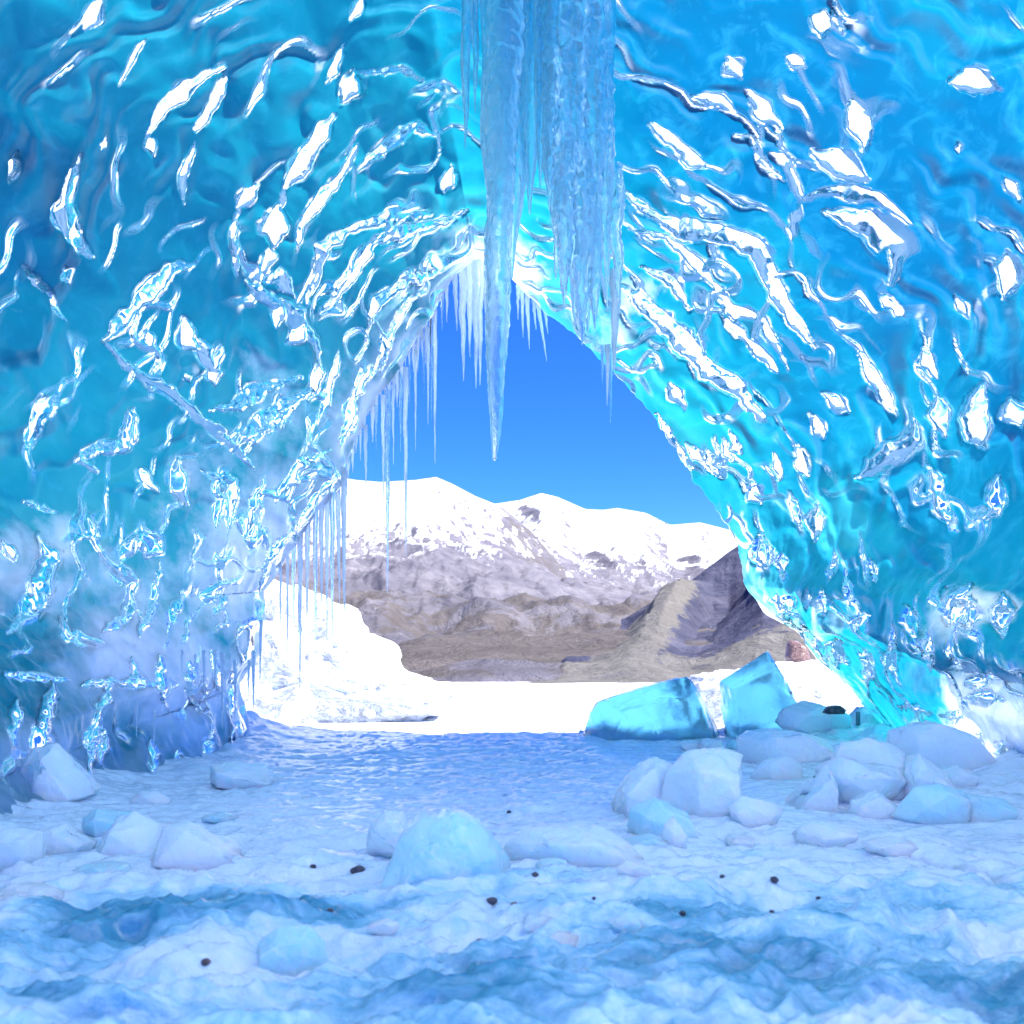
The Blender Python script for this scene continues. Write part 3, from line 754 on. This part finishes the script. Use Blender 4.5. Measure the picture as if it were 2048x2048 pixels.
fringe([(908, 500, 914, 664, 15), (925, 490, 927, 764, 22), (938, 480, 940, 716, 20), (952, 470, 952, 778, 22), (962, 470, 960, 772, 20), (972, 480, 972, 690, 14)], 17.3, M_WHITE,
       "%s from left of the white icicles hanging just left of the long central icicle", "white icicles left of the central icicle", seed0=20)
fringe([(884, 585, 884, 662, 7), (847, 660, 848, 790, 8), (856, 655, 856, 852, 8), (863, 640, 863, 838, 9), (870, 620, 870, 930, 10), (831, 700, 831, 902, 7), (820, 715, 819, 812, 6),
        (811, 735, 812, 1116, 11), (801, 745, 801, 905, 8), (766, 790, 767, 1010, 9), (776, 780, 775, 1188, 12), (786, 770, 787, 930, 7), (731, 850, 732, 990, 9), (752, 810, 752, 900, 6)], 17.3, (M_WHITE, M_ICICLE),
       "%s from left of the thin icicles on the left lip before sky and mountain", "thin icicles on the left lip of the mouth", seed0=40)
_rg = random.Random(5)
_lip = []
for k in range(1, 26):
    t = k / 25
    x = 700 + 205 * t; y = np.interp(x, [700, 735, 800, 862, 905], [905, 830, 735, 640, 555])
    _lip.append((x - 12, y - 25, x - 12 + _rg.uniform(-1, 1), y + _rg.uniform(20, 95), _rg.uniform(9, 17)))
for k, (xt, yt, xb, yb, w) in enumerate(_lip, 1):
    icicle(xt, yt - 10, xb, yb, w, 17.3 + .05 * (k % 3), M_WHITE, 'short frosty icicle in the dense fringe along the left lip of the mouth', 'frosty fringe on the left lip', 150 + k)
fringe([(575, 1055, 575, 1322, 8), (588, 1045, 587, 1260, 12), (600, 1040, 600, 1392, 12), (615, 1015, 614, 1240, 14), (631, 995, 631, 1314, 12), (643, 985, 643, 1225, 12), (654, 975, 654, 1282, 11), (664, 955, 665, 1314, 12),
        (675, 945, 679, 1206, 13), (687, 935, 689, 1250, 13), (561, 1075, 561, 1250, 9)], 17.0, (M_WHITE, M_WHITE, M_ICICLE),
       "%s from left of the icicles hanging before the white snow bank", "icicles before the left snow bank", seed0=60)
fringe([(507, 1300, 507, 1420, 9), (522, 1240, 520, 1360, 8), (498, 1320, 496, 1400, 6), (364, 1300, 364, 1350, 6), (408, 1300, 408, 1390, 8), (431, 1300, 431, 1378, 8), (445, 1305, 445, 1460, 9), (471, 1320, 470, 1440, 8), (390, 1310, 390, 1350, 6),
        (273, 1400, 273, 1474, 7), (308, 1420, 308, 1502, 7)], 14.0, M_WHITE,
       "%s from left of the short icicles low on the left cave wall", "short icicles low on the left wall", dj=.3, seed0=80, near=11.6)
fringe([(1036, 570, 1036, 640, 8), (1044, 575, 1046, 676, 9), (1054, 585, 1059, 700, 10), (1066, 590, 1072, 660, 9), (1074, 595, 1094, 724, 9), (1088, 610, 1096, 668, 8)], 17.3, M_WHITE,
       "%s from left of the small white icicles just right of the long central icicle", "small white icicles at the top of the mouth", seed0=100)
fringe([(1232, 540, 1228, 750, 26), (1206, 690, 1204, 770, 9), (1216, 690, 1214, 812, 11), (1222, 690, 1221, 846, 10)], 14.5, (M_ICICLE, M_WHITE),
       "%s from left of the icicles ending the lumpy curtain on the right lip", "icicles on the right lip", seed0=120)

# ------------------------------------------------------------------ blocks of ice
import bmesh
def shard(name, outline, d, depth, mat, label, cat, group=None, seed=0, sink=.06, jit=.14, depths=(-.5, -.05, .5), rough=.02):
    """a block of ice broken along flat faces: the hull of the traced outline repeated at several depths"""
    rg = random.Random(seed * 37 + 3)
    P = W([p[0] for p in outline], [p[1] for p in outline], d)[:, [0, 2]]
    c = (P.max(0) + P.min(0)) / 2; size = math.sqrt(np.ptp(P[:, 0]) * np.ptp(P[:, 1]))
    bm = bmesh.new()
    for j, dp in enumerate(depths):
        sc = 1.0 if j == len(depths) // 2 else rg.uniform(.62, .86)
        off = (rg.uniform(-.12, .12) * size if sc < 1 else 0, rg.uniform(-.06, .02) * size if sc < 1 else 0)
        for x, z in P:
            if sc < 1 and rg.random() < .25: continue
            k = sc * (1 + rg.uniform(-jit, jit) * (sc < 1))
            bm.verts.new((c[0] + (x - c[0]) * k + off[0], d + dp * depth * rg.uniform(.75, 1.1), c[1] + (z - c[1]) * k + off[1]))
    r = bmesh.ops.convex_hull(bm, input=bm.verts[:])
    bmesh.ops.delete(bm, geom=[v for v in bm.verts if not v.link_faces], context='VERTS')
    bmesh.ops.dissolve_limit(bm, angle_limit=math.radians(14), verts=bm.verts[:], edges=bm.edges[:])
    bmesh.ops.bevel(bm, geom=bm.edges[:], offset=.016 * size, segments=2, affect='EDGES', profile=.6, clamp_overlap=True)
    bmesh.ops.triangulate(bm, faces=bm.faces[:])
    for _ in range(6):
        lim = size * .07
        long = [e for e in bm.edges if e.calc_length() > lim]
        if not long or len(bm.verts) > 9000: break
        bmesh.ops.subdivide_edges(bm, edges=long, cuts=1)
        bmesh.ops.triangulate(bm, faces=[f for f in bm.faces if len(f.verts) > 3])
    bm.normal_update()
    co = np.array([v.co[:] for v in bm.verts]); no = np.array([v.normal[:] for v in bm.verts])
    q = co / size + seed * 3.3
    h = rough * fbm(q * 4, 3) + rough * .8 * fbm(q * 9, 3, ridged=True)
    # spalled hollows where flakes came away
    h = h - .03 * sstep(.08, .26, fbm(q * 1.9 + 7, 2))
    co = co + no * (h * size)[:, None]
    for v, p in zip(bm.verts, co): v.co = p
    me = bpy.data.meshes.new(name); bm.to_mesh(me); bm.free()
    me.polygons.foreach_set('use_smooth', np.ones(len(me.polygons), bool)); me.materials.append(mat)
    o = bpy.data.objects.new(name, me); COL.objects.link(o)
    tag(rebase(o), label, cat, group); o.location.z -= sink
    hgt = float(np.ptp(co[:, 2])); zf = float(floor_z(o.location.x, min(d, 20.5)))
    if o.location.z < zf - .30 * hgt: o.location.z = zf - .30 * hgt       # rests in the floor, not under it
    return o

def chunk(name, outline, d, depth, mat, label, cat, group=None, seed=0, rough=.06, facet=.18, bulge=4.0, cut=(.93, 1.0), lean=0.0, sink=.06):
    """a traced outline given real thickness: a closed, faceted, weathered block standing at depth d"""
    pts = np.array(outline, float)
    P = W(pts[:, 0], pts[:, 1], d)[:, [0, 2]]
    # resample the outline evenly
    Q = np.concatenate([P, P[:1]]); s = np.concatenate([[0], np.cumsum(np.linalg.norm(np.diff(Q, axis=0), axis=1))])
    n = 110
    t = np.linspace(0, s[-1], n, endpoint=False)
    O = np.stack([np.interp(t, s, Q[:, 0]), np.interp(t, s, Q[:, 1])], -1)
    c = O.mean(0)
    sz = math.sqrt(np.ptp(O[:, 0]) * np.ptp(O[:, 1]))
    od = O - c; od /= np.linalg.norm(od, axis=1, keepdims=True)
    oq = np.stack([O[:, 0] / sz, O[:, 1] / sz, 0 * O[:, 0] + seed], -1)
    if facet > .05:
        O = O + od * (sz * (.03 * fbm(oq * 4, 3)))[:, None]
    else:
        for _ in range(2): O = (np.roll(O, 1, 0) + 2 * O + np.roll(O, -1, 0)) / 4
        O = O + od * (sz * (.05 * fbm(oq * 6, 4) + .03 * fbm(oq * 14, 3, ridged=True)))[:, None]
    nv = 60
    ph = np.linspace(-np.pi / 2, np.pi / 2, nv)
    sc = np.cos(ph) ** (1 / bulge) ; dep = np.sign(np.sin(ph)) * np.abs(np.sin(ph)) ** (1 / bulge)
    sc = np.clip(np.cos(ph), 0, 1) ** (2 / (bulge + .6))
    X = c[0] + (O[:, None, 0] - c[0]) * sc[None]; Z = c[1] + (O[:, None, 1] - c[1]) * sc[None]
    Yv = d + dep[None] * depth * .5 + 0 * X
    Yv = Yv + lean * (Z - c[1])
    V = np.stack([X, Yv, Z], -1)
    size = math.sqrt(np.ptp(O[:, 0]) * np.ptp(O[:, 1]))
    ctr = np.array([c[0], d, c[1]])
    dirn = V - ctr; dirn /= np.linalg.norm(dirn, axis=-1, keepdims=True) + 1e-6
    q = V / size
    k = np.round(fbm(q * 2.2 + seed * 7.7, 2) * 5) / 5 * .5 + fbm(q * 2.2 + seed * 7.7, 2) * .5
    disp = .25 * facet * k + rough * fbm(q * 6 + seed, 4) + rough * .6 * fbm(q * 5 + seed + 9, 3, ridged=True)
    V = V + dirn * (disp * size * .5)[..., None]
    if facet > .05:
        rg = random.Random(seed * 101 + 5)
        for k in range(22):
            v = np.array([rg.gauss(0, 1), rg.gauss(0, 1) - .5, rg.gauss(0, .8) + .25]); v /= np.linalg.norm(v)
            sd_ = (V - ctr) @ v
            off = sd_.max() * (rg.uniform(*cut) if abs(v[1]) < .45 else rg.uniform(.62, .86))
            over = np.clip(sd_ - off, 0, None)
            V = V - v * (over * .96)[..., None]
        for k in range(46):                      # chips broken off the corners
            v = np.array([rg.gauss(0, 1), rg.gauss(0, 1) - .6, rg.gauss(0, 1) + .2]); v /= np.linalg.norm(v)
            sd_ = (V - ctr) @ v
            over = np.clip(sd_ - sd_.max() * rg.uniform(.90, .975), 0, None)
            V = V - v * (over * .95)[..., None]
        q = V / size
        V = V + dirn * (.012 * size * fbm(q * 16 + seed, 3, ridged=True))[..., None]
        V = V + dirn * (rough * .25 * size * fbm(q * 9 + seed, 4))[..., None]
    o = mesh_grid(name, V, mat, closed_u=True)
    tag(rebase(o), label, cat, group)
    o.location.z -= sink
    return o

shard("ice_block", [(1158, 1490), (1182, 1420), (1200, 1400), (1250, 1380), (1310, 1356), (1372, 1348), (1396, 1372), (1412, 1420), (1436, 1462), (1420, 1492)], 19.0, 2.0, M_BLUE,
      "clear blue block of ice with rounded back, left of the two blue blocks", "ice block", seed=1)
shard("ice_block", [(1446, 1492), (1436, 1440), (1438, 1358), (1490, 1320), (1532, 1298), (1562, 1340), (1592, 1385), (1606, 1420), (1612, 1460), (1590, 1492)], 18.6, 2.0, M_BLUE,
      "tall clear blue block of ice with pointed top, right of the two", "ice block", seed=2)
shard("ice_block", [(1228, 1610), (1236, 1560), (1262, 1520), (1310, 1500), (1352, 1520), (1352, 1600), (1320, 1650), (1250, 1640)], 8.9, .8, M_PALE,
      "rough pale block of ice with crusted top, left half of the big pile mid right", "ice block", seed=3)
shard("ice_block", [(1316, 1660), (1330, 1570), (1372, 1524), (1440, 1514), (1488, 1528), (1480, 1610), (1436, 1676), (1370, 1704)], 8.5, .9, M_PALE,
      "smooth faced pale block of ice, right half of the big pile mid right", "ice block", seed=31)
shard("ice_block", [(1250, 1690), (1262, 1640), (1310, 1620), (1372, 1650), (1390, 1700), (1330, 1716)], 7.6, .5, M_TEAL,
      "low glassy chunk of ice at the front foot of the big pile mid right", "ice block", seed=32)
shard("ice_block", [(1476, 1560), (1474, 1506), (1500, 1492), (1560, 1484), (1590, 1506), (1650, 1510), (1662, 1540), (1640, 1580), (1500, 1580)], 13.5, 1.4, M_PALE,
      "low flat slab of pale ice between the rough block and the white heap", "ice slab", seed=4)
shard("ice_block", [(1560, 1440), (1610, 1424), (1680, 1436), (1690, 1490), (1650, 1512), (1580, 1500), (1556, 1470)], 17.0, 1.4, M_PALE,
      "pale angular block of ice right beside the pointed blue block, under the dark rock", "ice block", seed=5)
shard("ice_block", [(1640, 1640), (1650, 1560), (1676, 1512), (1740, 1505), (1800, 1530), (1830, 1600), (1820, 1660), (1720, 1668)], 9.8, .9, M_PALE,
      "biggest pale block of ice in the middle of the white heap by the right wall", "ice block", seed=6)
shard("ice_block", [(1546, 1664), (1580, 1630), (1612, 1590), (1650, 1560), (1672, 1600), (1664, 1670), (1600, 1676)], 9.2, .6, M_PALE,
      "sloping pale block of ice forming the left shoulder of the white heap", "ice block", seed=33)
shard("ice_block", [(1800, 1676), (1806, 1600), (1836, 1570), (1880, 1600), (1916, 1644), (1880, 1680)], 9.4, .6, M_PALE,
      "jagged pale block of ice forming the right shoulder of the white heap", "ice block", seed=34)
shard("ice_block", [(1690, 1690), (1700, 1640), (1750, 1620), (1790, 1650), (1800, 1690), (1740, 1700)], 8.6, .5, M_PALE,
      "small pale block of ice at the front foot of the white heap", "ice block", seed=35)
shard("ice_block", [(1668, 1520), (1672, 1480), (1740, 1476), (1772, 1520), (1740, 1545), (1690, 1540)], 10.6, .7, M_PALE,
      "upright greenish slab of ice standing on top of the white heap", "ice slab", seed=7)
chunk("ice_block", [(764, 1812), (772, 1730), (796, 1660), (836, 1618), (890, 1608), (950, 1626), (996, 1680), (1018, 1750), (1020, 1806), (940, 1826), (840, 1828)], 5.9, 1.0, M_TEAL,
      "rounded glassy block of ice alone in the middle of the floor", "ice block", seed=8, facet=.2, rough=.17, bulge=2.8, cut=(.88, 1.0))
shard("ice_block", [(732, 1690), (740, 1630), (770, 1604), (806, 1606), (822, 1640), (812, 1690), (770, 1700)], 6.7, .4, M_PALE,
      "small round lump of ice tucked behind the glassy block in the middle", "ice lump", seed=9)
shard("ice_block", [(1000, 1770), (1010, 1730), (1060, 1700), (1120, 1710), (1180, 1690), (1240, 1720), (1290, 1760), (1240, 1790), (1120, 1790)], 6.4, .8, M_PALE,
      "low spread of broken pale ice right of the glassy block in the middle", "ice heap", seed=10)
shard("ice_block", [(1322, 1740), (1326, 1680), (1346, 1660), (1366, 1690), (1372, 1750), (1350, 1762)], 6.8, .25, M_PALE,
      "small upright sliver of ice in front of the big rough block", "ice lump", seed=11)
shard("ice_block", [(510, 1950), (520, 1880), (560, 1850), (620, 1850), (650, 1880), (660, 1930), (600, 1960)], 4.4, .35, M_TEAL,
      "dark teal wedge of ice with one white face near the bottom left", "ice lump", seed=12)
shard("ice_block", [(20, 1600), (30, 1540), (70, 1490), (120, 1480), (170, 1540), (190, 1580), (100, 1630)], 9.3, .7, M_PALE,
      "white jagged slab of ice leaning on the left wall by the picture edge", "ice slab", seed=13)
shard("ice_block", [(190, 1760), (230, 1690), (270, 1670), (320, 1700), (330, 1760), (280, 1790)], 7.0, .5, M_PALE,
      "white angular lump of ice at the foot of the left wall, nearest the corner", "ice lump", seed=14)
shard("ice_block", [(300, 1800), (330, 1730), (380, 1720), (470, 1770), (500, 1800), (420, 1812)], 6.4, .5, M_PALE,
      "wide low lump of pale ice at the foot of the frozen flow on the left", "ice lump", seed=15)
shard("ice_block", [(1790, 1560), (1800, 1490), (1850, 1470), (1930, 1500), (1980, 1560), (2000, 1610), (1900, 1620)], 10.8, .9, M_PALE,
      "pale frosted lump of ice on the floor right of the white heap", "ice lump", seed=16)
shard("ice_block", [(420, 1560), (424, 1520), (470, 1512), (540, 1520), (560, 1548), (500, 1570)], 11.0, .8, M_PALE,
      "low smooth hump of ice right below the short icicles on the left", "ice lump", seed=17)
shard("ice_block", [(866, 1462), (880, 1438), (890, 1440), (904, 1462)], 21.0, .3, M_PALE,
      "tiny pointed bump of ice on the edge of the shaded floor", "ice lump", seed=18)

# frozen flow at the left
# broken rubble along the walls
def rubble(spots, label, group, mats, seed):
    rg = random.Random(seed)
    for k, (px, py, w, h) in enumerate(spots):
        x, y, z = floor_at(px, py)
        shard("ice_lump", rough_outline(px, py + 6, w, h, rg), y, w * y * T / 1024 * rg.uniform(.5, .9), mats[k % len(mats)], label, "ice lump", group, seed=seed + k, sink=.07)
rubble([(1650, 1680, 150, 66), (1720, 1600, 190, 110), (1860, 1640, 160, 90), (1510, 1640, 120, 70), (1560, 1560, 120, 70), (1290, 1700, 130, 50), (1480, 1690, 70, 30), (1780, 1690, 140, 44), (1960, 1640, 130, 80), (1420, 1500, 60, 30), (1380, 1498, 50, 24), (1480, 1496, 60, 26), (1900, 1570, 120, 60)],
       "small angular lump of pale ice in the rubble at the foot of the right wall", "ice rubble by the right wall", (M_PALE, M_PALE, M_TEAL), 200)
rubble([(120, 1700, 150, 80), (230, 1665, 130, 70), (30, 1720, 140, 100), (330, 1670, 110, 40), (200, 1750, 140, 44), (60, 1800, 150, 50), (300, 1610, 90, 44), (440, 1640, 80, 26)],
       "small jagged lump of ice in the rubble at the foot of the left wall", "ice rubble by the left wall", (M_PALE, M_TEAL, M_PALE), 300)
rubble([(1080, 1856, 80, 40), (1130, 1880, 80, 36), (1250, 1856, 80, 42), (1270, 1750, 80, 46), (1100, 1740, 80, 40), (770, 1860, 70, 32)],
       "small clear lump of ice frozen into the churned floor near the middle", "ice lumps on the middle floor", (M_TEAL, M_PALE), 400)

# snow banks in the sun
chunk("snow_bank", [(440, 1480), (470, 1364), (520, 1300), (528, 1190), (560, 1172), (640, 1196), (690, 1216), (722, 1276), (776, 1292), (796, 1340), (836, 1356), (880, 1368), (900, 1400), (800, 1440), (600, 1480)], 27.0, 4.0, M_SNOW,
      "high white snow bank in the sun outside the left lip of the cave", "snow bank", seed=20, facet=.05, rough=.13)
chunk("snow_bank", [(1370, 1490), (1380, 1362), (1440, 1344), (1600, 1330), (1640, 1348), (1690, 1388), (1716, 1440), (1760, 1490), (1700, 1510)], 25.0, 4.0, M_SNOW,
      "sunlit white snow bank behind the two blue ice blocks", "snow bank", seed=21, facet=.04, rough=.10)
chunk("boulder", [(1588, 1352), (1576, 1310), (1584, 1276), (1600, 1270), (1614, 1300), (1622, 1340), (1612, 1360)], 30.0, 1.2, M_STONE2,
      "pale brown rock standing above the snow bank right of the pointed blue block", "rock", seed=22, facet=.2, rough=.1)
chunk("boulder", [(1644, 1424), (1658, 1412), (1684, 1411), (1698, 1421), (1688, 1428), (1660, 1429)], 16.0, .4, M_STONE,
      "flat dark rock lying at the right lip beside the short post", "rock", seed=23, sink=0)

# ------------------------------------------------------------------ stones on the floor
def pebble(px, py, w, label, mat=M_STONE, seed=0, group="stones on the ice floor"):
    x, y, z = floor_at(px, py)
    r = w * y * T / 1024 * .5
    n, k = 18, 12
    a = np.linspace(0, 2 * np.pi, n, endpoint=False); b = np.linspace(-np.pi / 2, np.pi / 2, k)
    A, B = np.meshgrid(a, b, indexing='ij')
    D = np.stack([np.cos(A) * np.cos(B), np.sin(A) * np.cos(B), np.sin(B)], -1)
    RR = 1 + .35 * fbm(D * 1.4 + seed * 5.1, 3)
    V = D * RR[..., None] * r * np.array([1, .9, .7])
    o = mesh_grid("stone", V, mat, closed_u=True)
    o.location = (x, y, z + r * .4); o.rotation_euler = (0, 0, seed)
    return tag(o, label, "stone", group)
pebble(700, 1800, 24, "pointed brown stone on the floor left of the glassy middle block", M_STONE2, 1)
pebble(1030, 1808, 24, "reddish brown stone at the right foot of the glassy middle block", M_STONE2, 2)
pebble(962, 1892, 24, "brown stone on the near floor below the glassy middle block", M_STONE2, 3)
pebble(716, 1746, 30, "dark broken stone half sunk in ice behind the pointed brown stone", M_STONE, 4)
pebble(626, 1736, 14, "small dark stone farthest left of the stones on the middle floor", M_STONE, 5)
pebble(984, 1806, 22, "flat dark stone touching the front of the glassy middle block", M_STONE, 6)
pebble(1445, 1755, 11, "small black stone left of the squarish one on the smooth right floor", M_STONE, 7)
pebble(1549, 1763, 18, "squarish dark stone, largest on the smooth right floor", M_STONE, 8)
pebble(1637, 1798, 10, "small black stone farthest right on the smooth floor", M_STONE, 9)
pebble(1544, 1826, 11, "small dark stone nearest the viewer below the squarish one", M_STONE, 10)
pebble(1188, 1798, 9, "tiny dark stone in the middle of the floor below the broken pale ice", M_STONE, 11)
pebble(1070, 1752, 14, "dark flat stone in the edge of the broken pale ice", M_STONE, 12)
pebble(1018, 1626, 10, "small dark stone on the floor right above the glassy middle block", M_STONE, 13)
pebble(412, 1928, 20, "brownish stone lying near the bottom left among wavy ice", M_STONE2, 14)
pebble(660, 1824, 14, "small brown stone just below the pointed brown stone", M_STONE2, 15)
pebble(1365, 1832, 16, "grey stone set in the ice below the small upright sliver", M_STONE, 16)

# the short post at the right lip
def post():
    dd = 16.8; m = dd * T / 1024
    bx = (1716 - 1024) * m; bz = float(floor_z(bx, dd)) - .05
    b = np.array([bx, dd, bz]); top_z = CAMZ + (HOR - 1426) * m
    r = 4.6 * m; h = max(top_z - bz, .3)
    n = 10; zs = np.array([0, .02, .5, .97, 1.0]) * h; rs = np.array([1, 1, .98, .95, .75]) * r
    a = np.linspace(0, 2 * np.pi, n, endpoint=False)
    A, I = np.meshgrid(a, np.arange(5), indexing='ij')
    V = np.stack([np.cos(A) * rs[I], np.sin(A) * rs[I], zs[I]], -1)
    o = mesh_grid("post", V, mat_stone("weathered_grey_wood", (.14, .14, .18), (.26, .26, .32)), closed_u=True)
    top = mesh_raw("post_top", np.stack([np.cos(a) * rs[-1], np.sin(a) * rs[-1], 0 * a + h], -1), np.arange(n)[None], o.data.materials[0], parent=o)
    o.location = tuple(b)
    tag(o, "short grey post standing at the right lip beside the flat dark rock", "post")
post()
